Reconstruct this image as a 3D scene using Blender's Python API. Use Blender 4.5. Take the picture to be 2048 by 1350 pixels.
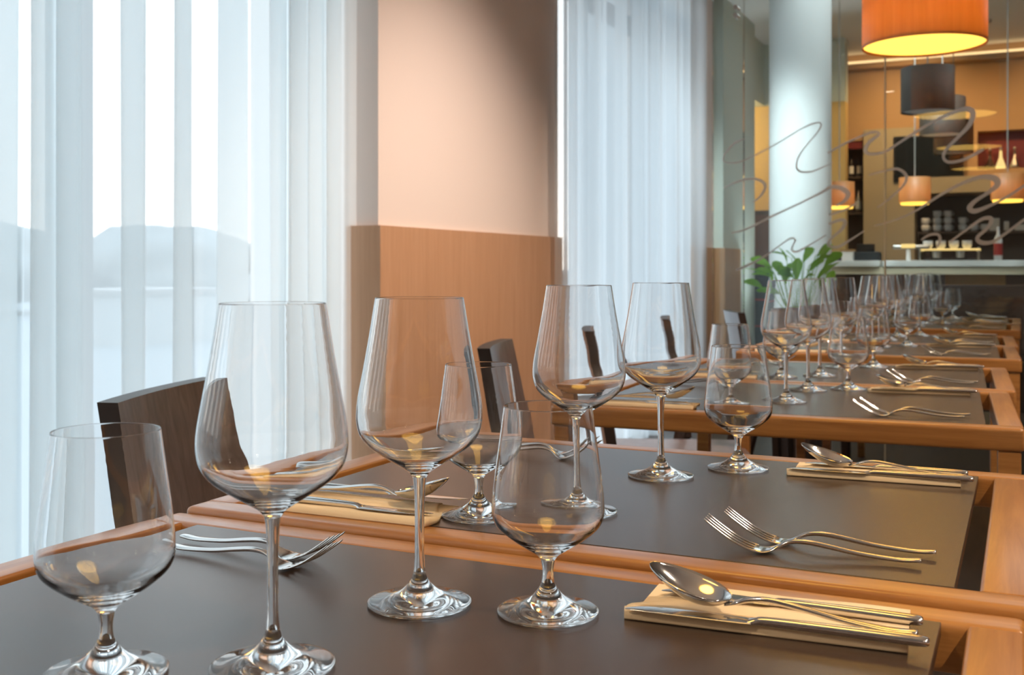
import bpy, bmesh, math, random
from mathutils import Vector, Matrix
random.seed(7)
PI = math.pi
for o in list(bpy.data.objects): bpy.data.objects.remove(o)
SC = bpy.context.scene; COL = SC.collection

# ---------------------------------------------------------------- camera, world, exposure
cam_d = bpy.data.cameras.new('camera'); cam = bpy.data.objects.new('camera', cam_d); COL.objects.link(cam)
cam.location = (0, 0, 1.0); cam.rotation_euler = (PI/2, 0, math.radians(25.4))
cam_d.sensor_width = 36; cam_d.sensor_fit = 'HORIZONTAL'; cam_d.lens = 37.79; cam_d.shift_y = -137/2048
cam_d.clip_start = .02; cam_d.clip_end = 6000
cam_d.dof.use_dof = True; cam_d.dof.focus_distance = 1.0; cam_d.dof.aperture_fstop = 13
SC.camera = cam
SC.view_settings.view_transform = 'Standard'; SC.view_settings.look = 'None'
SC.view_settings.gamma = 1; SC.view_settings.use_curve_mapping = False
SC.view_settings.exposure = 0.0
cy = SC.cycles
cy.max_bounces = 40; cy.transmission_bounces = 40; cy.transparent_max_bounces = 24
cy.glossy_bounces = 12; cy.diffuse_bounces = 5
cy.sample_clamp_indirect = 6.0

w = bpy.data.worlds.new('sky'); SC.world = w; w.use_nodes = True
nt = w.node_tree; nt.nodes.clear()
def N(nt, t, **k):
    n = nt.nodes.new(t)
    for a, b in k.items(): setattr(n, a, b)
    return n
tc = N(nt, 'ShaderNodeTexCoord'); sep = N(nt, 'ShaderNodeSeparateXYZ'); rp = N(nt, 'ShaderNodeValToRGB')
bg = N(nt, 'ShaderNodeBackground'); wo = N(nt, 'ShaderNodeOutputWorld')
nt.links.new(tc.outputs['Generated'], sep.inputs[0]); nt.links.new(sep.outputs['Z'], rp.inputs[0])
nt.links.new(rp.outputs[0], bg.inputs[0]); nt.links.new(bg.outputs[0], wo.inputs[0])
e = rp.color_ramp.elements
e[0].position = 0; e[0].color = (1, .93, .86, 1); e[1].position = 1; e[1].color = (.62, .8, 1, 1)
a = e.new(.16); a.color = (.97, .98, .99, 1); a = e.new(.5); a.color = (.78, .9, 1, 1)
bg.inputs[1].default_value = 3.5

def area(name, loc, rot, sx, sy, power, color=(1, 1, 1), shape='RECTANGLE', portal=False):
    l = bpy.data.lights.new(name, 'AREA'); l.shape = shape; l.size = sx; l.size_y = sy
    l.energy = power; l.color = color
    if portal: l.cycles.is_portal = True
    o = bpy.data.objects.new(name, l); COL.objects.link(o); o.location = loc; o.rotation_euler = rot
    return o
# sky portals in the two window openings (they only steer sampling of the sky)
area('window_portal', (-2.5, 1.0, 1.43), (0, -PI/2, 0), 2.8, 4.2, 1, portal=True)
area('window_portal', (-2.5, 5.85, 1.43), (0, -PI/2, 0), 2.8, 2.3, 1, portal=True)

# ---------------------------------------------------------------- materials
def mat(name, color=(.5, .5, .5), rough=.5, metal=0, spec=.5, bump=0, bscale=200, coat=0, var=0, vscale=(6, 6, 6)):
    m = bpy.data.materials.new(name); m.use_nodes = True; t = m.node_tree; p = t.nodes['Principled BSDF']
    p.inputs['Base Color'].default_value = (*color, 1); p.inputs['Roughness'].default_value = rough
    p.inputs['Metallic'].default_value = metal; p.inputs['Specular IOR Level'].default_value = spec
    p.inputs['Coat Weight'].default_value = coat
    tc = N(t, 'ShaderNodeTexCoord')
    if bump:
        n = N(t, 'ShaderNodeTexNoise'); n.inputs['Scale'].default_value = bscale; n.inputs['Detail'].default_value = 4
        b = N(t, 'ShaderNodeBump'); b.inputs['Strength'].default_value = bump; b.inputs['Distance'].default_value = .002
        t.links.new(tc.outputs['Object'], n.inputs[0]); t.links.new(n.outputs[0], b.inputs['Height'])
        t.links.new(b.outputs[0], p.inputs['Normal'])
    if var:
        mp = N(t, 'ShaderNodeMapping'); mp.inputs['Scale'].default_value = vscale
        n = N(t, 'ShaderNodeTexNoise'); n.inputs['Scale'].default_value = 1; n.inputs['Detail'].default_value = 5
        hs = N(t, 'ShaderNodeMix', data_type='RGBA', blend_type='MULTIPLY'); hs.inputs[0].default_value = 1
        r = N(t, 'ShaderNodeValToRGB'); r.color_ramp.elements[0].position = .3; r.color_ramp.elements[1].position = .7
        r.color_ramp.elements[0].color = (1-var, 1-var, 1-var, 1); r.color_ramp.elements[1].color = (1, 1, 1, 1)
        t.links.new(tc.outputs['Object'], mp.inputs[0]); t.links.new(mp.outputs[0], n.inputs[0])
        t.links.new(n.outputs[0], r.inputs[0]); hs.inputs[6].default_value = (*color, 1)
        t.links.new(r.outputs[0], hs.inputs[7]); t.links.new(hs.outputs[2], p.inputs['Base Color'])
    return m

def wood(name, c1, c2, scale=(3, 60, 60), rough=.35, coat=.2, band=.35, bump=.15, spec=.5):
    m = bpy.data.materials.new(name); m.use_nodes = True; t = m.node_tree; p = t.nodes['Principled BSDF']
    tc = N(t, 'ShaderNodeTexCoord'); mp = N(t, 'ShaderNodeMapping'); mp.inputs['Scale'].default_value = scale
    mp2 = N(t, 'ShaderNodeMapping'); mp2.inputs['Scale'].default_value = tuple(s*.18 for s in scale)
    n = N(t, 'ShaderNodeTexNoise'); n.inputs['Scale'].default_value = 1; n.inputs['Detail'].default_value = 6; n.inputs['Roughness'].default_value = .65; n.inputs['Distortion'].default_value = .6
    n2 = N(t, 'ShaderNodeTexNoise'); n2.inputs['Scale'].default_value = 1; n2.inputs['Detail'].default_value = 3; n2.inputs['Distortion'].default_value = 1.2
    ad = N(t, 'ShaderNodeMix'); ad.inputs[0].default_value = band
    r = N(t, 'ShaderNodeValToRGB'); r.color_ramp.elements[0].position = .36; r.color_ramp.elements[1].position = .64
    r.color_ramp.elements[0].color = (*c1, 1); r.color_ramp.elements[1].color = (*c2, 1)
    L = t.links.new
    L(tc.outputs['Object'], mp.inputs[0]); L(tc.outputs['Object'], mp2.inputs[0]); L(mp.outputs[0], n.inputs[0]); L(mp2.outputs[0], n2.inputs[0])
    L(n.outputs[0], ad.inputs[2]); L(n2.outputs[0], ad.inputs[3]); L(ad.outputs[0], r.inputs[0]); L(r.outputs[0], p.inputs['Base Color'])
    b = N(t, 'ShaderNodeBump'); b.inputs['Strength'].default_value = bump; b.inputs['Distance'].default_value = .0008
    L(n.outputs[0], b.inputs['Height']); L(b.outputs[0], p.inputs['Normal'])
    p.inputs['Roughness'].default_value = rough; p.inputs['Coat Weight'].default_value = coat; p.inputs['Coat Roughness'].default_value = .2
    p.inputs['Specular IOR Level'].default_value = spec
    return m

def glassmat(name, color=(1, 1, 1), rough=0, ior=1.5):
    m = bpy.data.materials.new(name); m.use_nodes = True; t = m.node_tree; t.nodes.clear()
    g = N(t, 'ShaderNodeBsdfGlass'); g.inputs['Color'].default_value = (*color, 1); g.inputs['Roughness'].default_value = rough; g.inputs['IOR'].default_value = ior
    o = N(t, 'ShaderNodeOutputMaterial'); t.links.new(g.outputs[0], o.inputs[0]); return m

def thinglass(name, color):
    m = bpy.data.materials.new(name); m.use_nodes = True; t = m.node_tree; t.nodes.clear()
    tr = N(t, 'ShaderNodeBsdfTransparent'); tr.inputs[0].default_value = (*color, 1)
    gl = N(t, 'ShaderNodeBsdfGlossy'); gl.inputs['Roughness'].default_value = 0
    fr = N(t, 'ShaderNodeFresnel'); fr.inputs[0].default_value = 1.5
    mx = N(t, 'ShaderNodeMixShader'); o = N(t, 'ShaderNodeOutputMaterial')
    t.links.new(fr.outputs[0], mx.inputs[0]); t.links.new(tr.outputs[0], mx.inputs[1]); t.links.new(gl.outputs[0], mx.inputs[2])
    t.links.new(mx.outputs[0], o.inputs[0]); return m

def emit(name, color, s):
    m = bpy.data.materials.new(name); m.use_nodes = True; t = m.node_tree; t.nodes.clear()
    g = N(t, 'ShaderNodeEmission'); g.inputs[0].default_value = (*color, 1); g.inputs[1].default_value = s
    o = N(t, 'ShaderNodeOutputMaterial'); t.links.new(g.outputs[0], o.inputs[0]); return m

def fabric(name, col, transp):
    m = bpy.data.materials.new(name); m.use_nodes = True; t = m.node_tree; t.nodes.clear()
    tr = N(t, 'ShaderNodeBsdfTransparent'); tl = N(t, 'ShaderNodeBsdfTranslucent'); df = N(t, 'ShaderNodeBsdfDiffuse')
    tl.inputs[0].default_value = (*col, 1); df.inputs[0].default_value = (*col, 1)
    a = N(t, 'ShaderNodeMixShader'); a.inputs[0].default_value = .30
    b = N(t, 'ShaderNodeMixShader'); b.inputs[0].default_value = transp
    o = N(t, 'ShaderNodeOutputMaterial')
    t.links.new(tl.outputs[0], a.inputs[1]); t.links.new(df.outputs[0], a.inputs[2])
    t.links.new(a.outputs[0], b.inputs[1]); t.links.new(tr.outputs[0], b.inputs[2]); t.links.new(b.outputs[0], o.inputs[0])
    return m

M = dict(
 oak=wood('oak', (.27, .095, .018), (.47, .205, .052), (4, 70, 70), .30, .35, bump=.25),
 wenge=wood('wenge', (.105, .074, .068), (.185, .138, .128), (60, 60, 3), .3, .25, band=.2, spec=.6),
 wenge_edge=mat('wenge_edge', (.018, .009, .006), .45),
 panel=mat('table_panel', (.050, .030, .021), .27, spec=.6, bump=.05, bscale=900),
 wain=wood('wainscot_oak', (.42, .235, .125), (.50, .29, .165), (70, 70, 3), .5, 0, band=.3, bump=.05),
 plaster=mat('plaster', (.70, .61, .55), .85, bump=.05, bscale=90),
 grey_plaster=mat('grey_plaster', (.60, .66, .60), .85, bump=.05, bscale=90),
 sage=mat('sage_plaster', (.30, .27, .20), .85),
 white=mat('white_paint', (.80, .82, .82), .6),
 ceiling=mat('ceiling_paint', (.72, .72, .72), .9),
 olive=mat('olive_plaster', (.42, .36, .25), .8),
 beige=mat('beige_plaster', (.46, .29, .15), .8),
 yellow=mat('yellow_lit_plaster', (.72, .50, .20), .8),  # lamp-lit yellow of the side room put into the wall colour
 floor=wood('floor_wood', (.03, .018, .012), (.06, .036, .022), (30, 3, 30), .4, .1),
 steel=mat('polished_steel', (.68, .66, .64), .10, 1),
 napkin=mat('napkin_paper', (.82, .62, .38), .9, bump=.15, bscale=1200),
 glass=glassmat('crystal_glass'),
 pane=thinglass('partition_glass', (.93, .97, .95)),
 frost=fabric('frosted_lettering', (.92, .88, .86), .30),
 sheer=fabric('sheer_fabric', (.86, .90, .91), .36),
 sheer2=fabric('sheer_fabric_dense', (.84, .89, .92), .30),
 alu=mat('window_aluminium', (.16, .16, .16), .5, .3),
 black=mat('black_plastic', (.012, .012, .013), .3),
 dark=mat('dark_laminate', (.045, .026, .022), .5),
 darkblue=mat('blue_black_laminate', (.018, .028, .036), .5),
 maroon=mat('maroon_panel', (.16, .012, .016), .5),
 niche=mat('niche_brown', (.06, .042, .03), .6),
 counter=mat('white_counter', (.78, .84, .85), .3),
 cream=mat('cream_laminate', (.66, .62, .46), .5),
 tan=mat('tan_board', (.42, .25, .10), .6),
 white_gloss=mat('white_porcelain', (.8, .8, .8), .2),
 bottle=mat('dark_bottle', (.03, .02, .02), .15),
 label=mat('bottle_label', (.75, .70, .62), .6),
 red=mat('red_plastic', (.35, .02, .02), .4),
 metal=mat('brushed_metal', (.5, .48, .45), .3, 1),
 diff=emit('lamp_diffuser', (1, .54, .08), 2.5),
 cove=emit('cove_strip', (1, .62, .30), 1.6),
 warm=emit('fill_light_glow', (1, .86, .66), 14),  # glow of the added ceiling fill lights
 bulb=emit('bar_item_glow', (1, .66, .25), 1.3),  # bright tone of machine top and decanter put in as emission
 leaf=fabric('leaf', (.34, .60, .06), 0),
 soil=mat('soil', (.03, .02, .015), .9),
 pot=mat('pot_brown', (.20, .07, .03), .5),
 cord=mat('lamp_cord', (.35, .33, .3), .6),
 tree=mat('hazed_foliage', (.20, .215, .215), .9, var=.3, vscale=(1, 1, 1)),  # distance haze put into the foliage colour
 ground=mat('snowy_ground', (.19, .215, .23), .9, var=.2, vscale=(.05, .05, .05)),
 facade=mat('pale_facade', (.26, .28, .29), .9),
)
# veneer shade: outside oak that lets a little lamp light through
def veneer(name, c1, c2, tr):
    m = wood(name, c1, c2, (40, 40, 2), .45, 0, band=.4, bump=.05); t = m.node_tree
    p = t.nodes['Principled BSDF']; o = [n for n in t.nodes if n.type == 'OUTPUT_MATERIAL'][0]
    tl = N(t, 'ShaderNodeBsdfTranslucent'); tl.inputs[0].default_value = (.95, .58, .22, 1)
    mx = N(t, 'ShaderNodeMixShader'); mx.inputs[0].default_value = tr
    t.links.new(p.outputs[0], mx.inputs[1]); t.links.new(tl.outputs[0], mx.inputs[2]); t.links.new(mx.outputs[0], o.inputs[0])
    return m
M['veneer'] = veneer('oak_veneer', (.50, .20, .06), (.66, .32, .12), .30)
M['dim_veneer'] = mat('dim_veneer', (.06, .042, .030), .6)

# ---------------------------------------------------------------- helpers
def obj(name, bm, m, parent=None, smooth=False, loc=None, rot=None):
    me = bpy.data.meshes.new(name)
    bmesh.ops.recalc_face_normals(bm, faces=bm.faces)
    bm.to_mesh(me); bm.free()
    if smooth:
        for p in me.polygons: p.use_smooth = True
    for q in (m if isinstance(m, (list, tuple)) else [m]): me.materials.append(q)
    o = bpy.data.objects.new(name, me); COL.objects.link(o)
    if parent: o.parent = parent
    if loc: o.location = loc
    if rot: o.rotation_euler = rot
    return o
def tag(o, label, cat, group=None, kind=None):
    o['label'] = label; o['category'] = cat
    if group: o['group'] = group
    if kind: o['kind'] = kind
    return o
def empty(name, loc=(0, 0, 0), rz=0):
    o = bpy.data.objects.new(name, None); o.empty_display_size = .05; COL.objects.link(o)
    o.location = loc; o.rotation_euler = (0, 0, rz); return o
def struct(name, bm, m, label=None):
    o = obj(name, bm, m); o['kind'] = 'structure'
    if label: o['label'] = label
    return o
def box(bm, x0, x1, y0, y1, z0, z1, bev=0, seg=2):
    r = bmesh.ops.create_cube(bm, size=1); v = r['verts']
    for q in v: q.co = Vector(((x0+x1)/2+q.co.x*(x1-x0), (y0+y1)/2+q.co.y*(y1-y0), (z0+z1)/2+q.co.z*(z1-z0)))
    if bev:
        es = list({e for q in v for e in q.link_edges})
        bmesh.ops.bevel(bm, geom=es, offset=bev, segments=seg, profile=.6, affect='EDGES')
    return bm
def B(*a, **k): return box(bmesh.new(), *a, **k)
def lathe(prof, seg=48, bm=None, close=False):
    bm = bm or bmesh.new(); rings = []
    for r, z in prof:
        if r < 1e-6: rings.append([bm.verts.new((0, 0, z))])
        else: rings.append([bm.verts.new((r*math.cos(2*PI*i/seg), r*math.sin(2*PI*i/seg), z)) for i in range(seg)])
    for a, b in zip(rings, rings[1:]):
        for i in range(seg):
            j = (i+1) % seg
            if len(a) == 1 and len(b) == 1: continue
            if len(a) == 1: bm.faces.new((a[0], b[i], b[j]))
            elif len(b) == 1: bm.faces.new((a[i], a[j], b[0]))
            else: bm.faces.new((a[i], a[j], b[j], b[i]))
    return bm
def cr(pts, n):            # Catmull-Rom through pts (tuples of any length)
    out = []; P = [pts[0]]+list(pts)+[pts[-1]]
    for i in range(1, len(P)-2):
        for k in range(n):
            t = k/n; a, b, c, d = P[i-1:i+3]
            out.append(tuple(.5*((2*b[j])+(-a[j]+c[j])*t+(2*a[j]-5*b[j]+4*c[j]-d[j])*t*t+(-a[j]+3*b[j]-3*c[j]+d[j])*t**3) for j in range(len(b))))
    out.append(tuple(pts[-1])); return out
def loft(st, seg=10, bm=None, pw=.75):
    """st: (x, y, z, half width along y, half thickness, pitch) rounded sections, capped"""
    bm = bm or bmesh.new(); rings = []
    for x, y, z, hw, ht, pit in st:
        ring = []
        for i in range(seg):
            a = 2*PI*i/seg; c, s = math.cos(a), math.sin(a)
            u = hw*math.copysign(abs(c)**pw, c); v = ht*math.copysign(abs(s)**pw, s)
            ring.append(bm.verts.new((x-v*math.sin(pit), y+u, z+v*math.cos(pit))))
        rings.append(ring)
    for a, b in zip(rings, rings[1:]):
        for i in range(seg): bm.faces.new((a[i], a[(i+1) % seg], b[(i+1) % seg], b[i]))
    bm.faces.new(rings[0][::-1]); bm.faces.new(rings[-1]); return bm
def tube(bm, p0, p1, r, seg=10, r2=None):
    p0, p1 = Vector(p0), Vector(p1); d = p1-p0; q = d.to_track_quat('Z', 'Y'); r2 = r if r2 is None else r2
    A = [bm.verts.new(p0+q@Vector((r*math.cos(2*PI*i/seg), r*math.sin(2*PI*i/seg), 0))) for i in range(seg)]
    C = [bm.verts.new(p1+q@Vector((r2*math.cos(2*PI*i/seg), r2*math.sin(2*PI*i/seg), 0))) for i in range(seg)]
    for i in range(seg): bm.faces.new((A[i], A[(i+1) % seg], C[(i+1) % seg], C[i]))
    bm.faces.new(A[::-1]); bm.faces.new(C); return bm
KIDS = {}
def dup(root, loc, rz=0, rot=None, scale=None):
    if not root.get('_used'):
        r = root; root['_used'] = 1
    else:
        r = root.copy(); COL.objects.link(r)
        for ch in root.children:
            c = ch.copy(); COL.objects.link(c); c.parent = r
            for g in ch.children:
                d = g.copy(); COL.objects.link(d); d.parent = c
    r.location = loc; r.rotation_euler = rot if rot else (0, 0, rz)
    if scale: r.scale = scale
    return r

# ---------------------------------------------------------------- room shell
bm = B(-2.6, 5.0, -4.0, 13.0, -.1, 0); box(bm, -3.3, -2.6, 8.5, 10.0, -.1, 0); struct('floor', bm, M['floor'])
bm = B(-2.6, 5.0, -4.0, 13.0, 2.95, 3.1); box(bm, -3.3, -2.6, 8.5, 10.0, 2.95, 3.1); struct('ceiling', bm, M['ceiling'])
struct('wall_right', B(5.0, 5.2, -4, 13, 0, 3.0), M['plaster'])
struct('wall_left', B(-3.4, -2.55, 8.46, 8.6, 0, 4.3), M['facade'])  # side-room wall, raised past its ceiling to block sky behind far curtain
struct('wall_left', B(-3.4, -3.3, 8.6, 10.0, 0, 4.3), M['facade'])  # raised likewise to keep sky out of the far window
struct('wall_near', B(-2.6, 5.0, -4.2, -4, 0, 3.0), M['plaster'])
# window wall: pier between the windows, with wainscot
def pier(name, y0, y1, m, wy0=None, wy1=None):
    struct(name, B(-2.55, -2.0, y0, y1, 0, 2.95), m)
pier('wall_left', 3.14, 4.72, M['plaster'])
pier('wall_left', 7.02, 8.60, M['plaster'])
struct('wall_left', B(-2.55, -2.0, -4, -1.2, 0, 2.95), M['plaster'])
struct('wall_left', B(-2.40, -1.93, 7.58, 8.58, 0, 2.95), M['grey_plaster'])
struct('wall_left', B(-2.0, -1.915, 7.565, 8.05, 0, 1.15), M['wain'])
def wains(y0, y1, x=-2.0, z=1.15):
    struct('wall_left', B(x-.12, x+.018, y0, y1, 0, z), M['wain'])
wains(3.125, 4.735); 
struct('wall_left', B(-2.118, -1.982, 7.005, 8.03, 0, 1.15), M['wain'])
# beyond the piers: door opening, side room
struct('wall_left', B(-2.25, -2.03, 8.60, 13, 2.42, 2.95), M['grey_plaster'])
struct('wall_left', B(-2.25, -2.03, 9.75, 13, 0, 2.42), M['grey_plaster'])
struct('wall_far', B(-3.3, -1.35, 9.42, 9.55, 0, 2.42), M['yellow'])
struct('wall_far', B(-2.03, -1.35, 9.40, 9.55, 2.42, 2.95), M['grey_plaster'])
# window frames and glass
def window(name, ys, trans, mw):
    y0, y1 = ys[0], ys[-1]
    bm = bmesh.new()
    for i, y in enumerate(ys): box(bm, -2.42, -2.32, y-mw[i]/2, y+mw[i]/2, 0.0, 2.95)
    for z, h in trans: box(bm, -2.41, -2.33, y0, y1, z-h/2, z+h/2)
    f = obj(name, bm, M['alu']); f['kind'] = 'structure'; return f
window('window_1', [-1.18, .30, 1.15, 2.15, 3.12], [(.04, .08), (2.93, .05)], [.05, .05, .05, .075, .05])
window('window_2', [4.74, 5.9, 7.0], [(.04, .08), (2.62, .09), (2.93, .05)], [.05, .06, .05])
for nm, (y0, y1) in (('window_1_glass', (-1.18, 3.12)), ('window_2_glass', (4.74, 7.0))):
    m_ = M.setdefault('winpane', mat('window_pane', (1, 1, 1), 0))
    if 'wp' not in M:
        t = m_.node_tree; t.nodes.clear()
        tr = N(t, 'ShaderNodeBsdfTransparent'); tr.inputs[0].default_value = (.95, .97, .97, 1)
        o = N(t, 'ShaderNodeOutputMaterial'); t.links.new(tr.outputs[0], o.inputs[0]); M['wp'] = 1
    bm = bmesh.new(); box(bm, -2.373, -2.367, y0, y1, .08, 2.9)
    o = obj(nm[:8], bm, m_); o['kind'] = 'structure'
struct('trim_1', B(-2.33, -2.05, -1.2, 3.14, 0, .03), M['white'])
struct('trim_2', B(-2.33, -2.05, 4.72, 7.02, 0, .03), M['white'])
# column
bm = lathe([(.205, 0), (.205, 2.95)], 64)
o = obj('column', bm, M['white'], smooth=True, loc=(-1.365, 7.44, 0))
tag(o, 'white round column behind the glass partition', 'column')

# bar back wall (y 10.2) with its openings
bw = bmesh.new()
for x0, x1, z0, z1 in ((-1.80, -1.63, 0, 2.95), (-1.63, -1.30, 2.17, 2.86), (-1.63, 4.9, 2.86, 2.95)):
    box(bw, x0, x1, 10.2, 10.5, z0, z1)
struct('wall_bar', bw, M['beige'])
struct('wall_bar', B(-1.30, -.866, 10.15, 10.5, 0, 2.26), M['olive'])
struct('wall_bar', B(-1.30, 4.9, 10.2, 10.5, 2.26, 2.86), M['beige'])
struct('wall_bar', B(-.866, -.354, 10.2, 10.5, 1.66, 2.26), M['beige'])
struct('wall_bar', B(-.354, 4.9, 10.2, 10.5, 1.66, 1.868), M['beige'])
struct('wall_bar', B(-.749, 4.9, 10.02, 10.2, 1.66, 1.80), M['olive'])
struct('wall_bar', B(-.354, 4.9, 10.32, 10.5, 1.868, 2.20), M['maroon'])
struct('wall_bar', B(-.354, 4.9, 10.2, 10.5, 2.20, 2.26), M['beige'])
struct('wall_bar', B(-.866, 4.9, 10.5, 10.6, 0, 1.66), M['niche'])
struct('wall_bar', B(-1.63, -1.30, 10.45, 10.6, 0, 2.17), M['dark'])
struct('trim_3', B(-1.64, 4.9, 10.06, 10.2, 2.80, 2.845), M['beige'])
o = obj('cove_light', B(-1.62, 4.9, 10.10, 10.18, 2.85, 2.875), M['cove']); tag(o, 'warm strip light glowing along the top of the bar wall', 'light')
# red band at top of the left niche
o = obj('niche_valance', B(-1.63, -1.30, 10.22, 10.26, 2.10, 2.17), M['maroon']); tag(o, 'maroon band across the top of the bottle niche by the column', 'panel')

# ---------------------------------------------------------------- outside
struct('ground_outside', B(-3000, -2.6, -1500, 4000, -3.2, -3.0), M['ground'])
def blob(name, loc, sx, sy, sz, seed, label, grp):
    rnd = random.Random(seed); bm = bmesh.new(); bmesh.ops.create_icosphere(bm, subdivisions=3, radius=1)
    for v in bm.verts:
        k = 1+.16*math.sin(v.co.x*5+seed)*math.sin(v.co.z*6+seed*2)+rnd.uniform(-.07, .07)
        v.co = Vector((v.co.x*sx*k, v.co.y*sy*k, v.co.z*sz*k+sz+1))
    r = empty('tree', loc); tag(r, label, 'tree', grp)
    obj('crown', bm, M['tree'], r, True)
    t = bmesh.new(); tube(t, (0, 0, 0), (0, 0, sz*.8+1), .25, 8); obj('trunk', t, M['tree'], r)
k = 0
words = ['beside the window post', 'between the first two pale folds', 'left of the low pale building', 'right of the low pale building', 'nearest the right end of the curtain', 'at the left picture edge', 'behind the narrow white gap', 'farthest right']
for (x, y, s, h) in ((-84, 66, 10, 6.0), (-70, 72, 8, 5.2), (-96, 104, 13, 7.0), (-58, 84, 7, 3.2), (-60, 106, 8, 2.8), (-90, 44, 12, 5.6), (-80, 126, 10, 3.0), (-62, 140, 9, 2.4)):
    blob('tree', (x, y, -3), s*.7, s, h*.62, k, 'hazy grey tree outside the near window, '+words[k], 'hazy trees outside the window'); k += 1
def house(x, y, wx, wy, h, label):
    r = empty('building', (x, y, -3)); tag(r, label, 'building')
    obj('wall', B(-wx/2, wx/2, -wy/2, wy/2, 0, h), M['facade'], r)
    obj('roof', B(-wx/2-.2, wx/2+.2, -wy/2-.2, wy/2+.2, h, h+.3), M['alu'], r)
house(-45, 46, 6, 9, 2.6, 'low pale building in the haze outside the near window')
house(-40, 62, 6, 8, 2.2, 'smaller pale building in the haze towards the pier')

# ---------------------------------------------------------------- curtains
def curtain(name, path, z0, z1, m, label, nz=14, wob=.006, seed=1):
    pts = cr(path, 5); bm = bmesh.new(); rows = []
    for k in range(nz+1):
        z = z0+(z1-z0)*k/nz; f = 1-k/nz
        row = []
        for i, (x, y) in enumerate(pts):
            row.append(bm.verts.new((x+wob*f*math.sin(i*.35+seed)*1.0, y+wob*1.5*f*math.sin(i*.21+seed*2+z), z)))
        rows.append(row)
    for a, b in zip(rows, rows[1:]):
        for i in range(len(a)-1): bm.faces.new((a[i], a[i+1], b[i+1], b[i]))
    r = empty(name, (0, 0, 0)); tag(r, label, 'curtain')
    f = obj('fabric', bm, m, r, True)
    h = bmesh.new(); box(h, min(p[0] for p in pts)-.01, max(p[0] for p in pts)+.01, pts[0][1], pts[-1][1], z1, z1+.03)
    obj('rail', h, M['white'], r)
    return r
# near curtain: single-layer stretches alternate with flat overlapping pleats (y from, y to)
pleats = [(-1.0, -.8), (-.62, -.40), (-.2, .02), (.2, .42), (.6, .85), (1.02, 1.25), (1.42, 1.60), (1.66, 1.778), (1.805, 1.872), (1.885, 1.955), (2.088, 2.178), (2.285, 2.36), (2.468, 2.60), (2.70, 2.785), (2.795, 2.89), (2.91, 2.99), (3.01, 3.09)]
path = [(-2.12, -1.15)]
for i, (a, b) in enumerate(pleats):
    d = .022+.012*((i*7) % 3)
    s = 1 if i % 2 else -1
    pl_ = [(-2.12, a-.012), (-2.12, a+.03), (-2.115, b-.02), (-2.115+d*.35, b), (-2.12+d*.75, b-.015), (-2.118+d, a+.02), (-2.118+d*1.35, a), (-2.12+d*1.6, a+.02), (-2.12+d*1.1, b-.01), (-2.12, b+.015)]
    path += [(px, py*(-px/2.12)) for px, py in pl_]
path += [(-2.10, 3.12), (-2.07, 3.16), (-2.055, 3.20)]
curtain('sheer_curtain', path, .02, 2.90, M['sheer'], 'pleated white sheer curtain across the large near window on the left')
path = []
y = 4.745; i = 0
while y < 7.25:
    path.append((-2.04+.035*math.sin(i*1.7)+.02*math.sin(i*.9), y)); y += .045+.02*math.sin(i*2.3); i += 1
path = [(-1.945, 4.56), (-1.955, 4.64), (-1.95, 4.72)]+[(px+.06, py) for px, py in path[:-6]]+[(-1.93, 7.1), (-1.945, 7.2)]
curtain('sheer_curtain', path, .02, 2.90, M['sheer2'], 'blue-white sheer curtain over the far window behind the wine glasses', seed=4)

# ---------------------------------------------------------------- tables
TL, TD, RW, TH = .79, .565, .038, .037
def make_table(near):
    r = empty('dining_table')
    for y in (RW/2, TD-RW/2):
        bm = B(-TL/2, TL/2, -RW/2, RW/2, -TH, 0, bev=.0075, seg=4); obj('rail', bm, M['oak'], r, True, loc=(TL/2, y, .75))
    for x in (RW/2, TL-RW/2):
        bm = B(-TD/2+RW-.004, TD/2-RW+.004, -RW/2, RW/2, -TH, -.0004, bev=.004, seg=3); obj('end_rail', bm, M['oak'], r, True, loc=(x, TD/2, .75), rot=(0, 0, PI/2))
    bm = B(RW+.019, TL-RW-.017, RW-.0015, TD-RW+.0015, -.010, -.0003, bev=.0006, seg=1); obj('panel', bm, M['panel'], r, loc=(0, 0, .75))
    for x in (.022, TL-.022):
        for y in ((.022,) if near else (TD-.022,)):
            bm = B(x-.017, x+.017, y-.017, y+.017, 0, .7128, bev=.003); obj('leg', bm, M['oak'], r)
    return r
# (x left, y front, z lift, rotation) of the eight tables; A = pairs pushed together
TABLES = [(-.787, .2905, 0, 0), (-.782, .8580, .005, 0), (-.785, 1.818, 0, .052), (-.800, 2.396, .0, .045),
          (-.79, 3.25, 0, .035), (-.80, 3.818, 0, .035), (-.795, 4.815, 0, .005), (-.795, 5.43, 0, .005)]
WHICH = ['the nearest table', 'the second table, pushed against the nearest', 'the third table, beyond the gap', 'the fourth table, pushed against the third',
         'the fifth table from the camera', 'the sixth table from the camera', 'the seventh table, in front of the glass partition', 'the last table, behind the glass partition']
SHORT = ['nearest table', 'second table', 'third table', 'fourth table', 'fifth table', 'sixth table', 'seventh table', 'last table']
tprotos = [make_table(True), make_table(False)]
TX = []
for i, (x, y, dz, rz) in enumerate(TABLES):
    o = dup(tprotos[i % 2], (x, y, dz), rz)
    tag(o, 'oak-framed table with dark inset panel, '+WHICH[i][4:], 'table', 'oak dining tables in a row')
    TX.append(o)
def tw(i, lx, ly):                        # table-local to world
    x, y, dz, rz = TABLES[i]; c, s = math.cos(rz), math.sin(rz)
    return (x+lx*c-ly*s, y+lx*s+ly*c, .75+dz)

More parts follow.
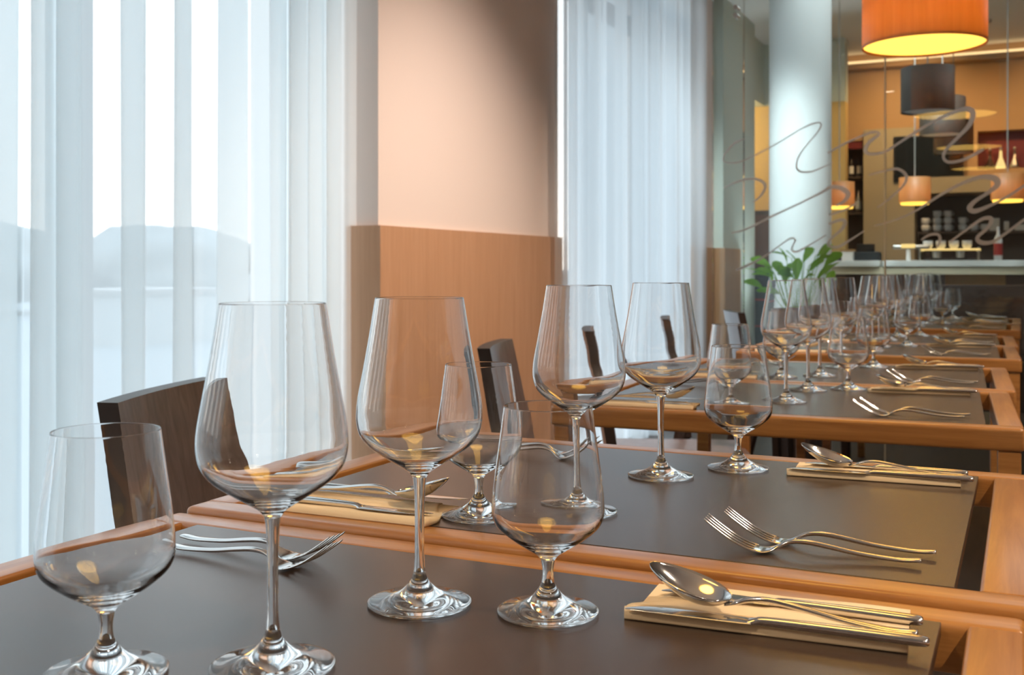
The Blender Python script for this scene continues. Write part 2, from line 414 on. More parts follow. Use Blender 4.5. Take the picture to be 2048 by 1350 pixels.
# ---------------------------------------------------------------- glasses
def smoothprof(p, n=4): return [(max(r, 0), z) for r, z in cr(p, n)]
def make_glass(name, outer, inner, stem, foot):
    r = empty(name)
    inner = [(a+(.00035 if a > .02 else 0), b) for a, b in inner]
    ro, ri, zr = outer[-1][0], inner[0][0], outer[-1][1]; c0, h0 = (ro+ri)/2, (ro-ri)/2
    rim = [(c0+h0*math.cos(PI*k/6), zr+h0*math.sin(PI*k/6)) for k in range(1, 6)]
    so = (outer[-2][0]-ro)/(outer[-2][1]-zr)
    rim = [(ro, zr)]+rim+[(ri, zr)]
    outer = list(outer[:-1])+[(ro-so*.0008, zr-.0008)]; inner = [(ri-so*.0008, zr-.0008)]+list(inner[1:])
    prof = smoothprof(outer, 4)+rim+smoothprof(inner, 4)
    obj('bowl', lathe(prof, 64), M['glass'], r, True)
    obj('stem', lathe(smoothprof(stem, 4), 40), M['glass'], r, True)
    obj('foot', lathe(smoothprof(foot, 3), 64), M['glass'], r, True)
    return r
# tall wine glass
t_out = [(.0052, .0945), (.0082, .0985), (.0135, .1022), (.0245, .1090), (.0372, .1178), (.0440, .1262), (.0466, .1350), (.0470, .1430), (.0458, .1550), (.0422, .1740), (.0374, .2010), (.0330, .2285)]
t_in = [(.0322, .2285), (.0366, .2010), (.0414, .1740), (.0449, .1550), (.0461, .1430), (.0456, .1352), (.0430, .1270), (.0363, .1190), (.0240, .1107), (.0135, .1052), (.006, .1030), (0, .1026)]
t_stem = [(.0043, .0245), (.0037, .034), (.0035, .050), (.0036, .070), (.0042, .086), (.0052, .0945)]
t_foot = [(0, .0012), (.020, .0010), (.034, .0004), (.0380, .0006), (.0388, .0016), (.0383, .0026), (.034, .0036), (.024, .0058), (.0150, .0095), (.0090, .0148), (.0058, .0195), (.0043, .0245)]
tall = make_glass('wine_glass', t_out, t_in, t_stem, t_foot)
s_out = [(.0052, .0385), (.0085, .0425), (.0160, .0472), (.0270, .0545), (.0365, .0625), (.0402, .0690), (.0411, .0760), (.0406, .0860), (.0388, .1020), (.0360, .1220), (.0322, .1505)]
s_in = [(.0314, .1505), (.0352, .1220), (.0380, .1020), (.0398, .0860), (.0402, .0762), (.0392, .0698), (.0354, .0637), (.0262, .0562), (.0155, .0505), (.007, .0478), (0, .0474)]
s_stem = [(.0046, .0225), (.0040, .0270), (.0040, .0320), (.0052, .0385)]
s_foot = [(0, .0012), (.020, .0010), (.033, .0004), (.0362, .0006), (.0370, .0016), (.0365, .0026), (.032, .0036), (.022, .0062), (.0135, .0108), (.0080, .0165), (.0046, .0225)]
short = make_glass('water_glass', s_out, s_in, s_stem, s_foot)
GL = {
 0: [('t', -.425, .545, 'l'), ('s', -.511, .492, 'l'), ('t', -.407, .696, 'r'), ('s', -.312, .718, 'r')],
 1: [('t', -.404, 1.008, 'l'), ('s', -.487, .949, 'l'), ('t', -.386, 1.223, 'r'), ('s', -.315, 1.310, 'r')],
 2: [('s', -.475, 1.915, 'l'), ('t', -.402, 2.050, 'l'), ('t', -.399, 2.262, 'r'), ('s', -.327, 2.318, 'r')],
}
offs = [('s', .300, .10, 'l'), ('t', .378, .175, 'l'), ('t', .395, .395, 'r'), ('s', .475, .460, 'r')]
for i in range(8):
    lst = GL.get(i)
    if lst is None:
        rr = random.Random(i*3+1)
        lst = []
        for k, lx, ly, sd in offs:
            p = tw(i, lx+rr.uniform(-.012, .012), ly+rr.uniform(-.015, .015)); lst.append((k, p[0], p[1], sd))
    for k, x, y, sd in lst:
        o = dup(tall if k == 't' else short, (x, y, .75+TABLES[i][2]), random.Random(i).uniform(0, 6))
        kind = 'tall wine glass' if k == 't' else 'short water glass'
        side = 'nearer the curtain side' if sd == 'l' else 'nearer the aisle side'
        tag(o, '%s on the %s, the %s of that kind there' % (kind, SHORT[i], 'nearer' if sd == 'l' else 'farther'), 'glass',
            'tall wine glasses along the tables' if k == 't' else 'short water glasses along the tables')

# ---------------------------------------------------------------- cutlery
def pit(st):
    out = []
    for i, s in enumerate(st):
        a = st[max(i-1, 0)]; b = st[min(i+1, len(st)-1)]
        out.append(s[:5]+(math.atan2(b[2]-a[2], b[0]-a[0]),) if len(s) == 5 else s)
    return out
def L_(st, n=4, seg=12, bm=None, pw=.75): return loft(pit(cr(st, n)), seg, bm, pw)
def make_fork():
    r = empty('fork')
    h = [(0, 0, .0052, .0032, .0012), (.003, 0, .0050, .0046, .0015), (.02, 0, .0042, .0047, .0016), (.05, 0, .0062, .0036, .0018), (.075, 0, .0098, .0027, .0020), (.093, 0, .0118, .0023, .0021),
         (.106, 0, .0105, .0023, .0019), (.115, 0, .0062, .0042, .0014), (.122, 0, .0030, .0098, .0010), (.129, 0, .0020, .0120, .0009), (.136, 0, .0030, .0122, .0009)]
    obj('handle', L_(h), M['steel'], r, True)
    for k in range(4):
        y = (-1.5+k)*.0070
        t = [(.133, y, .0024, .0019, .0009), (.141, y, .0046, .0015, .0009), (.152, y, .0095, .0013, .0009), (.164, y, .0170, .0012, .0008), (.174, y, .0240, .0010, .0007), (.1775, y, .0268, .0005, .0004)]
        obj('tine', L_(t, 3, 8), M['steel'], r, True)
    return r
def make_knife():
    r = empty('knife')
    h = [(0, 0, .0036, .0036, .0018), (.0025, 0, .0037, .0050, .0029), (.012, 0, .0038, .0054, .0033), (.05, 0, .0038, .0049, .0034), (.085, 0, .0037, .0042, .0033), (.106, 0, .0035, .0038, .0030), (.1115, 0, .0030, .0046, .0022), (.116, 0, .0026, .0066, .0012)]
    obj('handle', L_(h), M['steel'], r, True)
    b = [(.113, 0, .0026, .0066, .0010), (.120, 0, .0026, .0078, .0007), (.150, 0, .0026, .0082, .0006), (.175, 0.0005, .0026, .0078, .0006), (.191, .0018, .0026, .0058, .0005), (.199, .0040, .0026, .0030, .0004), (.202, .0055, .0026, .0006, .0003)]
    obj('blade', L_(b, 5, 10, pw=.9), M['steel'], r, True)
    return r
def make_spoon():
    r = empty('spoon')
    h = [(0, 0, .0052, .0030, .0012), (.003, 0, .0050, .0048, .0015), (.02, 0, .0042, .0050, .0016), (.05, 0, .0066, .0037, .0018), (.078, 0, .0108, .0027, .0020), (.098, 0, .0128, .0023, .0021),
         (.112, 0, .0112, .0024, .0019), (.121, 0, .0080, .0036, .0014), (.128, 0, .0066, .0060, .0009)]
    obj('handle', L_(h), M['steel'], r, True)
    # bowl: egg outline, dished, tilted upward towards the tip
    Lb, Wb, D = .060, .0225, .0120
    bm = bmesh.new(); nu, nv = 22, 16; top = []; bot = []
    for i in range(nu+1):
        u = i/nu; x = Lb*(1-math.cos(PI*u))/2
        q = x/Lb; wd = Wb*(max(0, math.sin(PI*q**.88)))**.52
        rt, rb = [], []
        for j in range(nv+1):
            v = -1+2*j/nv; y = wd*v
            dep = D*(1-v*v)*(max(0, math.sin(PI*q**.9)))**.75
            zz = .0104+q*.0150+.003*q*q-dep*1.0
            rt.append(bm.verts.new((.1245+x, y, zz+.0006))); rb.append(bm.verts.new((.1245+x, y*1.02, zz-.0005)))
        top.append(rt); bot.append(rb)
    for i in range(nu):
        for j in range(nv):
            bm.faces.new((top[i][j], top[i+1][j], top[i+1][j+1], top[i][j+1]))
            bm.faces.new((bot[i][j], bot[i][j+1], bot[i+1][j+1], bot[i+1][j]))
        bm.faces.new((top[i][0], bot[i][0], bot[i+1][0], top[i+1][0]))
        bm.faces.new((top[i][nv], top[i+1][nv], bot[i+1][nv], bot[i][nv]))
    bmesh.ops.remove_doubles(bm, verts=bm.verts, dist=.00003)
    obj('bowl', bm, M['steel'], r, True)
    return r
def make_napkin():
    # folded paper napkin, rolled thick fold along the near long edge, loose wavy layers at one end
    r = empty('napkin')
    L, Wd = .190, .090
    prof = [(0, .0008), (.0006, .0035), (.003, .0066), (.007, .0072), (.012, .0052), (.020, .0036), (.045, .0031), (.075, .0028), (Wd, .0024)]
    pr = cr(prof, 3); bm = bmesh.new(); nx = 30; T, U = [], []
    for i in range(nx+1):
        f = i/nx; rt, rb = [], []
        for y, z in pr:
            wv = math.exp(-f*7)*.0022*math.sin(y*95+.6)+.0004*math.sin(f*11+y*60)
            ex = -.004*math.sin(y*60)*math.exp(-f*14)*2
            z2 = max(z+wv*(y > .012)*min(1, (y-.01)/.02 if y > .01 else 0), .0012)
            # gentle skew of the open end
            x = f*L+ex+(.022*(y/Wd))*(1-f)
            rt.append(bm.verts.new((x, y, z2))); rb.append(bm.verts.new((x, y, .0002)))
        T.append(rt); U.append(rb)
    m_ = len(pr)-1
    for i in range(nx):
        for j in range(m_):
            bm.faces.new((T[i][j], T[i+1][j], T[i+1][j+1], T[i][j+1])); bm.faces.new((U[i][j], U[i][j+1], U[i+1][j+1], U[i+1][j]))
        bm.faces.new((T[i][0], U[i][0], U[i+1][0], T[i+1][0])); bm.faces.new((T[i][m_], T[i+1][m_], U[i+1][m_], U[i][m_]))
    for e in (0, nx):
        for j in range(m_): bm.faces.new((T[e][j], T[e][j+1], U[e][j+1], U[e][j]))
    obj('folded_sheet', bm, M['napkin'], r, True)
    b2 = bmesh.new(); box(b2, .004, L-.001, .010, Wd-.002, .0003, .0017); obj('under_fold', b2, M['napkin'], r)
    return r
fork, knife, spoon, napkin = make_fork(), make_knife(), make_spoon(), make_napkin()
def place_setting(i, side):
    x0, y0, dz, rz = TABLES[i]; rr = random.Random(i*2+(side == 'l')); jt = 0 if i < 2 else .006
    T = Matrix.Translation((x0, y0, .75+dz)) @ Matrix.Rotation(rz, 4, 'Z')
    if side == 'l':           # the setting opposite is the same one turned half round
        T = T @ Matrix.Translation((TL, TD, 0)) @ Matrix.Rotation(PI, 4, 'Z')
        if i == 1: T = T @ Matrix.Translation((-.010, .008, 0))
        if i == 0: T = T @ Matrix.Translation((.006, -.006, 0))
    T = T @ Matrix.Translation((rr.uniform(-jt, jt), rr.uniform(-jt, jt), 0))
    def put(proto, a, b, z, an, label, cat, grp, sc=None):
        # a: handle-end position, an: direction towards the tip (table-local)
        Mx = T @ Matrix.Translation((a, b, z)) @ Matrix.Rotation(an, 4, 'Z')
        o = dup(proto, Mx.to_translation(), 0, rot=Mx.to_euler(), scale=sc or (1, 1, 1)); tag(o, label, cat, grp); return o
    pl = 'aisle-side' if side == 'r' else 'curtain-side'
    X = .787; Y = .2905
    wh = SHORT[i]
    # napkin
    put(napkin, X-.257, (.728 if i != 1 else .7245)-Y+(.096 if side == 'l' else 0), .0, .085*.8 if side == 'r' else .02, 'cream folded paper napkin under the knives, %s place of the %s' % (pl, wh), 'napkin', 'folded napkins under the cutlery', (1, -1, 1) if side == 'l' else None)
    put(knife, X-.054, .741-Y, .0060, PI+.050, 'steel knife nearer the rolled napkin edge, %s place of the %s' % (pl, wh), 'knife', 'knives lying on napkins')
    put(knife, X-.062, .793-Y, .0030, PI+.0, 'steel knife along the far napkin edge, %s place of the %s' % (pl, wh), 'knife', 'knives lying on napkins', (.92, 1, 1))
    put(spoon, X-.062, .752-Y, .0060, PI-.02, 'steel soup spoon between the two knives, %s place of the %s' % (pl, wh), 'spoon', 'spoons lying on napkins')
    if side == 'r':
        if i > 0:
            put(fork, X-.080, .376-Y, 0.0, PI+.07, 'steel fork nearer the camera of the pair, %s place of the %s' % (pl, wh), 'fork', 'forks lying in pairs')
            put(fork, X-.071, .410-Y, 0.0, PI+.06, 'steel fork farther from the camera of the pair, %s place of the %s' % (pl, wh), 'fork', 'forks lying in pairs')
    else:
        put(fork, X-.092, .389-Y, 0.0, PI-.05, 'steel fork farther from the camera of the pair, %s place of the %s' % (pl, wh), 'fork', 'forks lying in pairs')
        put(fork, X-.106, .420-Y, 0.0, PI-.01, 'steel fork nearer the camera of the pair, %s place of the %s' % (pl, wh), 'fork', 'forks lying in pairs')
for i in range(8):
    place_setting(i, 'r'); place_setting(i, 'l')

# ---------------------------------------------------------------- chairs
def make_chair():
    r = empty('dining_chair')
    # origin on floor under the backrest centre, facing +x
    bm = bmesh.new(); n = 10; rows = []
    def bx(z): return -.055*((z-.45)/.37)-.012*((z-.45)/.37)**2
    for k in range(n+1):
        z = .40+.42*k/n; hw = .205-.032*(k/n); row = []
        for j in range(9):
            v = -1+2*j/8; y = hw*v; c = -.012*(1-v*v)
            row.append((bx(z)+c, y, z))
        rows.append(row)
    F = [[bm.verts.new((x+.012, y, z)) for x, y, z in row] for row in rows]
    K = [[bm.verts.new((x-.018, y, z)) for x, y, z in row] for row in rows]
    for k in range(n):
        for j in range(8):
            bm.faces.new((F[k][j], F[k][j+1], F[k+1][j+1], F[k+1][j])); bm.faces.new((K[k][j], K[k+1][j], K[k+1][j+1], K[k][j+1]))
        for j in (0, 8):
            f = bm.faces.new((F[k][j], F[k+1][j], K[k+1][j], K[k][j])); f.material_index = 1
    for k in (0, n):
        for j in range(8): bm.faces.new((F[k][j], F[k][j+1], K[k][j+1], K[k][j])).material_index = 1
    obj('backrest', bm, [M['wenge'], M['wenge_edge']], r)
    obj('seat', B(-.01, .40, -.205, .205, .43, .455, bev=.006), M['wenge'], r)
    for x, y in ((.36, -.185), (.36, .185)):
        b = bmesh.new(); tube(b, (x, y, 0), (x-.01, y, .43), .016, 4, .022); obj('leg', b, M['wenge_edge'], r)
    for y in (-.185, .185):
        b = bmesh.new(); tube(b, (-.10, y, 0), (.0, y, .44), .016, 4, .024); obj('leg', b, M['wenge_edge'], r)
    return r
chair = make_chair()
cw = ['beside the nearest tables, left of the tall glass', 'behind the second table before the wainscot', 'beside the third table, against the far curtain',
      'beside the fourth table, nearly edge-on', 'left of the sixth table, farthest chair']
for k, (x, y, rz) in enumerate([(-1.10, 1.26, 18), (-1.085, 2.355, 17), (-1.12, 3.08, 21), (-1.14, 3.92, 17), (-1.05, 4.58, 24)]):
    o = dup(chair, (x, y, 0), math.radians(rz))
    tag(o, 'dark wenge chair with solid curved back '+cw[k], 'chair', 'dark wooden chairs on the curtain side')

# ---------------------------------------------------------------- pendants
def make_pendant(nm, rad, h, m, lit, drop):
    r = empty(nm)
    prof = [(rad, 0), (rad, h), (rad-.004, h), (rad-.004, 0), (rad, 0)]
    obj('lamp_shade', lathe(prof, 64), m, r, True)
    if lit: obj('diffuser', lathe([(0, .012), (rad-.0045, .012), (rad-.0045, .009), (0, .009)], 48), M['diff'], r)
    else: obj('diffuser', lathe([(0, .012), (rad-.0045, .012), (rad-.0045, .009), (0, .009)], 48), M['ceiling'], r)
    b = bmesh.new(); box(b, -rad+.003, rad-.003, -.006, .006, h-.03, h-.02); box(b, -.006, .006, -rad+.003, rad-.003, h-.03, h-.02); obj('spider', b, M['metal'], r)
    b = bmesh.new(); tube(b, (0, 0, h-.02), (0, 0, drop), .004, 6); obj('cord', b, M['cord'], r)
    return r
def bulb(x, y, z, p, col=(1, .66, .33)):
    l = bpy.data.lights.new('pendant_bulb', 'POINT'); l.energy = p; l.color = col; l.shadow_soft_size = .04
    o = bpy.data.objects.new('pendant_bulb', l); COL.objects.link(o); o.location = (x, y, z)
big = make_pendant('pendant_lamp', .225, .27, M['veneer'], True, 1.095)
for y, lb in ((4.38, 'large oak veneer drum pendant with glowing yellow underside, over the tables'), (2.62, 'oak veneer drum pendant above the picture, over the third and fourth tables'), (.86, 'oak veneer drum pendant above the picture, over the nearest tables')):
    o = dup(big, (-.34, y, 1.85)); tag(o, lb, 'lamp', 'oak drum pendants over the tables'); bulb(-.34, y, 1.97, 12)
    area('pendant_downlight', (-.34, y, 1.855), (0, 0, 0), .42, .42, 1.8, (1, .58, .15), 'DISK')
dim = make_pendant('pendant_lamp', .150, .26, M['dim_veneer'], False, 1.03)
dl = ['upper', 'middle, partly hidden by', 'lowest, mostly hidden by']
for k, (x, y) in enumerate(((-.505, 6.78), (-.50, 8.0), (-.50, 9.3))):
    o = dup(dim, (x, y, 1.925)); tag(o, ('upper dark unlit drum pendant behind the glass, below the big lamp', 'middle dark unlit drum pendant behind the glass, below the upper one', 'lowest dark unlit drum pendant behind the glass, in front of the black screen')[k], 'lamp', 'dark drum pendants behind the glass')
small = make_pendant('pendant_lamp', .105, .175, M['veneer'], True, 1.48)
obj('glow_ring', lathe([(0, -.016), (.092, -.016), (.096, -.002), (.096, .009), (0, .009)], 40), M['diff'], small, True)
for k, (x, y, z) in enumerate(((-.68, 8.0, 1.465), (-.09, 8.0, 1.468), (-1.19, 8.0, 1.45))):
    o = dup(small, (x, y, z)); tag(o, ('small oak drum pendant over the bar, below the black screen', 'small oak drum pendant over the bar, farthest right', 'small oak drum pendant over the bar, beside the white column')[k], 'lamp', 'small pendants over the bar')
    bulb(x, y, z+.08, .8)

# added ceiling lights out of view, filling the room with warm light
dlp = lathe([(0, 0), (.055, 0), (.055, .012), (.07, .012), (.07, -.004), (.055, -.004)], 24)
dlr = empty('ceiling_fill_light'); obj('frame', dlp, M['metal'], dlr); obj('diffuser', lathe([(0, -.001), (.054, -.001)], 24), M['warm'], dlr)
DW = ['behind the camera on the right', 'behind the camera, far right', 'beside the camera on the right', 'beside the camera, far right', 'right of the third table', 'far right of the third table', 'behind the camera by the curtain']
places = [(x, y) for y in (-2.2, 0, 2.2) for x in (1.2, 3.2)]+[(-1.3, -1.5)]
for k, (x, y) in enumerate(places):
    o = dup(dlr, (x, y, 2.93)); tag(o, 'added round fill light at the ceiling, out of view, '+DW[k], 'light', 'added ceiling fill lights')
def spot(name, loc, target, p, col, size, blend=.8, soft=.04):
    l = bpy.data.lights.new(name, 'SPOT'); l.energy = p; l.color = col; l.spot_size = math.radians(size); l.spot_blend = blend; l.shadow_soft_size = soft
    o = bpy.data.objects.new(name, l); COL.objects.link(o); o.location = loc
    o.rotation_euler = (Vector(target)-Vector(loc)).to_track_quat('-Z', 'Y').to_euler()
for k, (x, y) in enumerate(places): spot('ceiling_fill_beam', (x, y, 2.9), (x, y, 0), 300, (1, .84, .66), 120, 1, .06)  # beams of the added fill lights
# accent spot washing the pier, spots over the bar
spot('accent_spot', (-.15, 3.08, 2.88), (-2.0, 3.60, .55), 420, (1, .80, .68), 66, 1, .12)
spot('bar_spot', (-.9, 9.2, 2.85), (-.9, 10.2, 1.9), 70, (1, .60, .28), 110, 1, .1)
spot('bar_spot', (.4, 9.2, 2.85), (.4, 10.2, 1.9), 55, (1, .55, .22), 110, 1, .1)
spot('column_daylight_fill', (-1.55, 5.75, 2.85), (-1.40, 7.44, 1.3), 220, (.84, .95, 1), 52, 1, .15)  # added spot in place of daylight on the column
area('far_room_fill', (-.1, 7.0, 2.94), (0, 0, 0), 2.6, 1.3, 22, (.86, .95, 1))  # no roof window here; added cool light for the space behind the glass
spot('bar_spot', (-.6, 7.5, 2.88), (-.6, 8.5, 1.0), 90, (.88, .96, 1), 80, 1, .1)  # added cool light to brighten the counter top
spot('ceiling_fill_spot', (-1.70, 8.25, .4), (-1.6, 8.3, 2.95), 60, (.84, .95, 1), 70, 1, .1)  # added cool light to whiten the ceiling near the column
l = bpy.data.lights.new('side_room_lamp', 'POINT'); l.energy = 28; l.color = (1, .72, .35); l.shadow_soft_size = .2
o = bpy.data.objects.new('side_room_lamp', l); COL.objects.link(o); o.location = (-2.7, 9.0, 2.2)

# ---------------------------------------------------------------- glass partition with swirls
SWIRLS = [[(-1.262,1.657,0.005),(-1.312,1.639,0.0126),(-1.363,1.588,0.0101),(-1.371,1.548,0.0102),(-1.312,1.538,0.0101),(-1.236,1.56,0.0075),(-1.087,1.633,0.0074),(-0.978,1.694,0.0074),(-0.908,1.717,0.0098),(-0.889,1.703,0.0098),(-0.913,1.661,0.0073),(-0.978,1.585,0.0074),(-1.007,1.525,0.0099),(-0.995,1.483,0.0123),(-0.937,1.478,0.0098),(-0.87,1.502,0.0073),(-0.835,1.518,0.0049)],
[(-0.858,1.565,0.0122),(-0.788,1.603,0.0121),(-0.718,1.633,0.012),(-0.649,1.656,0.0144),(-0.619,1.645,0.0143),(-0.665,1.609,0.0192),(-0.683,1.569,0.0216),(-0.656,1.551,0.0168),(-0.592,1.56,0.0143),(-0.524,1.602,0.0142),(-0.435,1.658,0.0165),(-0.348,1.705,0.0163),(-0.272,1.737,0.0209),(-0.223,1.739,0.03),(-0.206,1.715,0.03),(-0.223,1.665,0.0254),(-0.272,1.61,0.0186),(-0.32,1.559,0.0163),(-0.333,1.522,0.0163),(-0.311,1.498,0.0163),(-0.251,1.505,0.0162),(-0.198,1.53,0.0184),(-0.162,1.551,0.0138)],
[(-1.374,1.411,0.0051),(-1.292,1.444,0.0126),(-1.229,1.454,0.0151),(-1.181,1.44,0.0175),(-1.161,1.409,0.0175),(-1.186,1.365,0.0125),(-1.224,1.334,0.0075)],
[(-1.333,1.182,0.0076),(-1.256,1.201,0.0126),(-1.136,1.259,0.0125),(-0.99,1.325,0.0098),(-0.894,1.371,0.0147),(-0.842,1.399,0.0219),(-0.79,1.39,0.0266),(-0.762,1.362,0.029),(-0.781,1.329,0.0194),(-0.818,1.308,0.0121)],
[(-0.851,1.263,0.0122),(-0.776,1.288,0.0121),(-0.718,1.32,0.0096)],
[(-0.665,1.451,0.0072),(-0.581,1.471,0.0119),(-0.533,1.474,0.0166),(-0.498,1.444,0.0189),(-0.506,1.402,0.0142),(-0.558,1.347,0.0119),(-0.626,1.294,0.0072)],
[(-0.642,1.206,0.0048),(-0.547,1.233,0.0071),(-0.458,1.273,0.0118),(-0.348,1.345,0.0163),(-0.251,1.398,0.0185),(-0.172,1.423,0.0253),(-0.114,1.414,0.0366),(-0.105,1.384,0.032),(-0.145,1.349,0.0206),(-0.198,1.313,0.023),(-0.221,1.282,0.03),(-0.198,1.267,0.0276),(-0.139,1.289,0.0183),(-0.072,1.324,0.0137),(0.006,1.376,0.0158),(0.061,1.412,0.0158)],
[(-1.307,0.995,0.0076),(-1.256,1.015,0.0176),(-1.161,1.065,0.01),(-1.087,1.119,0.0074),(-1.038,1.151,0.0099),(-1.014,1.143,0.0099),(-1.031,1.099,0.0099),(-1.004,1.086,0.0123),(-0.93,1.127,0.0074),(-0.865,1.166,0.0073)],
[(-0.853,1.219,0.0122),(-0.799,1.238,0.0194),(-0.776,1.227,0.0218),(-0.795,1.189,0.017),(-0.842,1.148,0.0122),(-0.856,1.117,0.0146),(-0.811,1.107,0.017),(-0.753,1.14,0.0121),(-0.688,1.183,0.0072)],
[(-0.431,1.136,0.0094),(-0.396,1.159,0.0141),(-0.357,1.161,0.0164),(-0.348,1.135,0.0163),(-0.361,1.103,0.014)],
[(-0.305,1.126,0.0116),(-0.23,1.185,0.0139),(-0.166,1.23,0.0207),(-0.128,1.229,0.0252),(-0.145,1.188,0.0183),(-0.187,1.147,0.0207),(-0.172,1.122,0.0276),(-0.124,1.124,0.0206),(-0.072,1.16,0.016),(0.006,1.222,0.0158),(0.061,1.255,0.0158)]]
gp = empty('glass_partition', (0, 0, 0)); tag(gp, 'clear glass partition with frosted pen-stroke swirls across the room', 'glass partition')
for x0, x1 in ((-1.43, -1.273), (-1.268, -.596), (-.589, .30), (.307, 1.30)):
    obj('pane', B(x0, x1, 5.40, 5.41, .02, 2.90, bev=.001, seg=1), M['pane'], gp)
for x in (-1.273, -.596, .30):
    pass
obj('floor_channel', B(-1.44, 1.31, 5.39, 5.42, 0, .03), M['metal'], gp)
obj('ceiling_channel', B(-1.44, 1.31, 5.39, 5.42, 2.90, 2.95), M['metal'], gp)
obj('joint', B(-.5955, -.5895, 5.398, 5.412, .02, 2.90), M['cream'], gp)
obj('joint', B(-1.2725, -1.2685, 5.398, 5.412, .02, 2.90), M['pane'], gp)
for z in (2.321, 2.280):
    b = bmesh.new(); tube(b, (-1.307, 5.375, z), (-1.307, 5.435, z), .0125, 20); obj('fitting', b, M['metal'], gp)
for s in SWIRLS:
    p = cr(s, 6); bm = bmesh.new(); A = []
    for i, (x, z, wd) in enumerate(p):
        a = p[max(i-1, 0)]; c = p[min(i+1, len(p)-1)]; d = Vector((c[0]-a[0], c[1]-a[1])); d = d.normalized() if d.length > 1e-9 else Vector((1, 0))
        hw = max(wd*.8, .003)/2; nx, nz = -d.y*hw, d.x*hw
        A.append([bm.verts.new((x+nx, 5.3990, z+nz)), bm.verts.new((x-nx, 5.3990, z-nz)), bm.verts.new((x-nx, 5.3965, z-nz)), bm.verts.new((x+nx, 5.3965, z+nz))])
    for a, c in zip(A, A[1:]):
        for k in range(4): bm.faces.new((a[k], a[(k+1) % 4], c[(k+1) % 4], c[k]))
    bm.faces.new(A[0]); bm.faces.new(A[-1][::-1])
    obj('swirl', bm, M['frost'], gp)

# ---------------------------------------------------------------- plant behind the glass
pl = empty('potted_plant', (-1.09, 5.86, 0)); tag(pl, 'leafy green plant in a tall brown planter before the white column', 'plant')
obj('planter', lathe([(0, .0), (.13, 0), (.17, .78), (.155, .78), (.15, .74), (0, .74)], 32), M['pot'], pl, True)
obj('soil', lathe([(0, .75), (.152, .75)], 24), M['soil'], pl)
rr = random.Random(5)
def leaf_bm(L, Wd):
    bm = bmesh.new(); R = []
    for i in range(9):
        u = i/8; w_ = Wd*math.sin(PI*min(1, u*.93+.04))**.7*(.35+.65*u**.8 if u < .7 else 1); zc = -.25*L*u*u
        R.append([bm.verts.new((L*u, w_*v, zc+.25*w_*abs(v))) for v in (-1, -.5, 0, .5, 1)])
    for a, c in zip(R, R[1:]):
        for k in range(4): bm.faces.new((a[k], a[k+1], c[k+1], c[k]))
    r = bmesh.ops.solidify(bm, geom=bm.faces[:], thickness=.0012)
    return bm
tips = [(-.145, 1.045), (-.10, .985), (-.13, .965), (-.175, .93), (-.06, 1.07), (-.02, 1.06), (-.01, .99), (.035, 1.07), (.06, 1.11), (.075, 1.0), (.09, .97), (.12, 1.09), (.13, 1.0), (-.045, .95), (.02, .93), (.15, .93), (-.11, .90), (.06, .92), (0, 1.02), (.10, 1.05), (-.08, 1.03), (.045, 1.02), (-.12, 1.01), (-.03, 1.09), (.10, 1.10), (-.15, 1.0), (.005, .97), (.07, 1.05), (-.065, .99), (.13, 1.05)]
st = bmesh.new()
for tx, tz in tips:
    ty = rr.uniform(-.10, .10)
    tube(st, (tx*.2, ty*.2, .74), (tx, ty, tz-.03), .003, 6, .002)
    b = leaf_bm(rr.uniform(.10, .14), rr.uniform(.026, .040))
    obj('leaf', b, M['leaf'], pl, True, loc=(tx, ty, tz-.035), rot=(rr.uniform(-.8, .8), rr.uniform(-1.3, -.3), math.atan2(ty, tx)+rr.uniform(-.9, .9)))
obj('stem', st, M['leaf'], pl)

# ---------------------------------------------------------------- bar
bc = empty('bar_counter', (0, 0, 0)); tag(bc, 'long bar counter with white top behind the glass partition', 'bar counter')
obj('worktop', B(-1.75, -.945, 8.28, 8.80, 1.018, 1.062, bev=.004), M['counter'], bc)
obj('worktop', B(-.925, 3.5, 8.28, 8.80, 1.018, 1.062, bev=.004), M['counter'], bc)
obj('fascia', B(-1.74, 3.49, 8.30, 8.34, .962, 1.018), M['cream'], bc)
x = -1.72; k = 0
while x < 3.4:
    obj('front_panel', B(x, min(x+.40, 3.48), 8.42, 8.46, .02, .962), M['tan'] if k in (3, 6) else M['dark'], bc); x += .404; k += 1
obj('foot_rail', B(-.08, 3.3, 8.36, 8.385, .822, .845), M['metal'], bc)
obj('plinth', B(-1.7, 3.45, 8.50, 8.78, 0, 1.018), M['dark'], bc)
# dark bench seats in front of the bar at right
bn = empty('bench', (.1, 7.4, 0)); tag(bn, 'dark wooden bench back in front of the bar, right of the glasses', 'bench')
obj('backrest', B(-.62, 1.4, 0, .06, .10, .90, bev=.01), M['dark'], bn); obj('seat', B(-.62, 1.4, -.42, 0, .38, .46, bev=.01), M['black'], bn)
bn2 = dup(bn, (.1, 7.4, 0))
# screen
tv = empty('television', (-.751, 10.16, 1.98)); tag(tv, 'black wall-mounted screen behind the dark pendants', 'screen')
obj('bezel', B(-.290, .290, -.03, .03, -.205, .205, bev=.006), M['black'], tv)
obj('screen', B(-.27, .27, -.034, -.029, -.185, .185), mat('screen_glass', (.006, .008, .008), .12), tv)
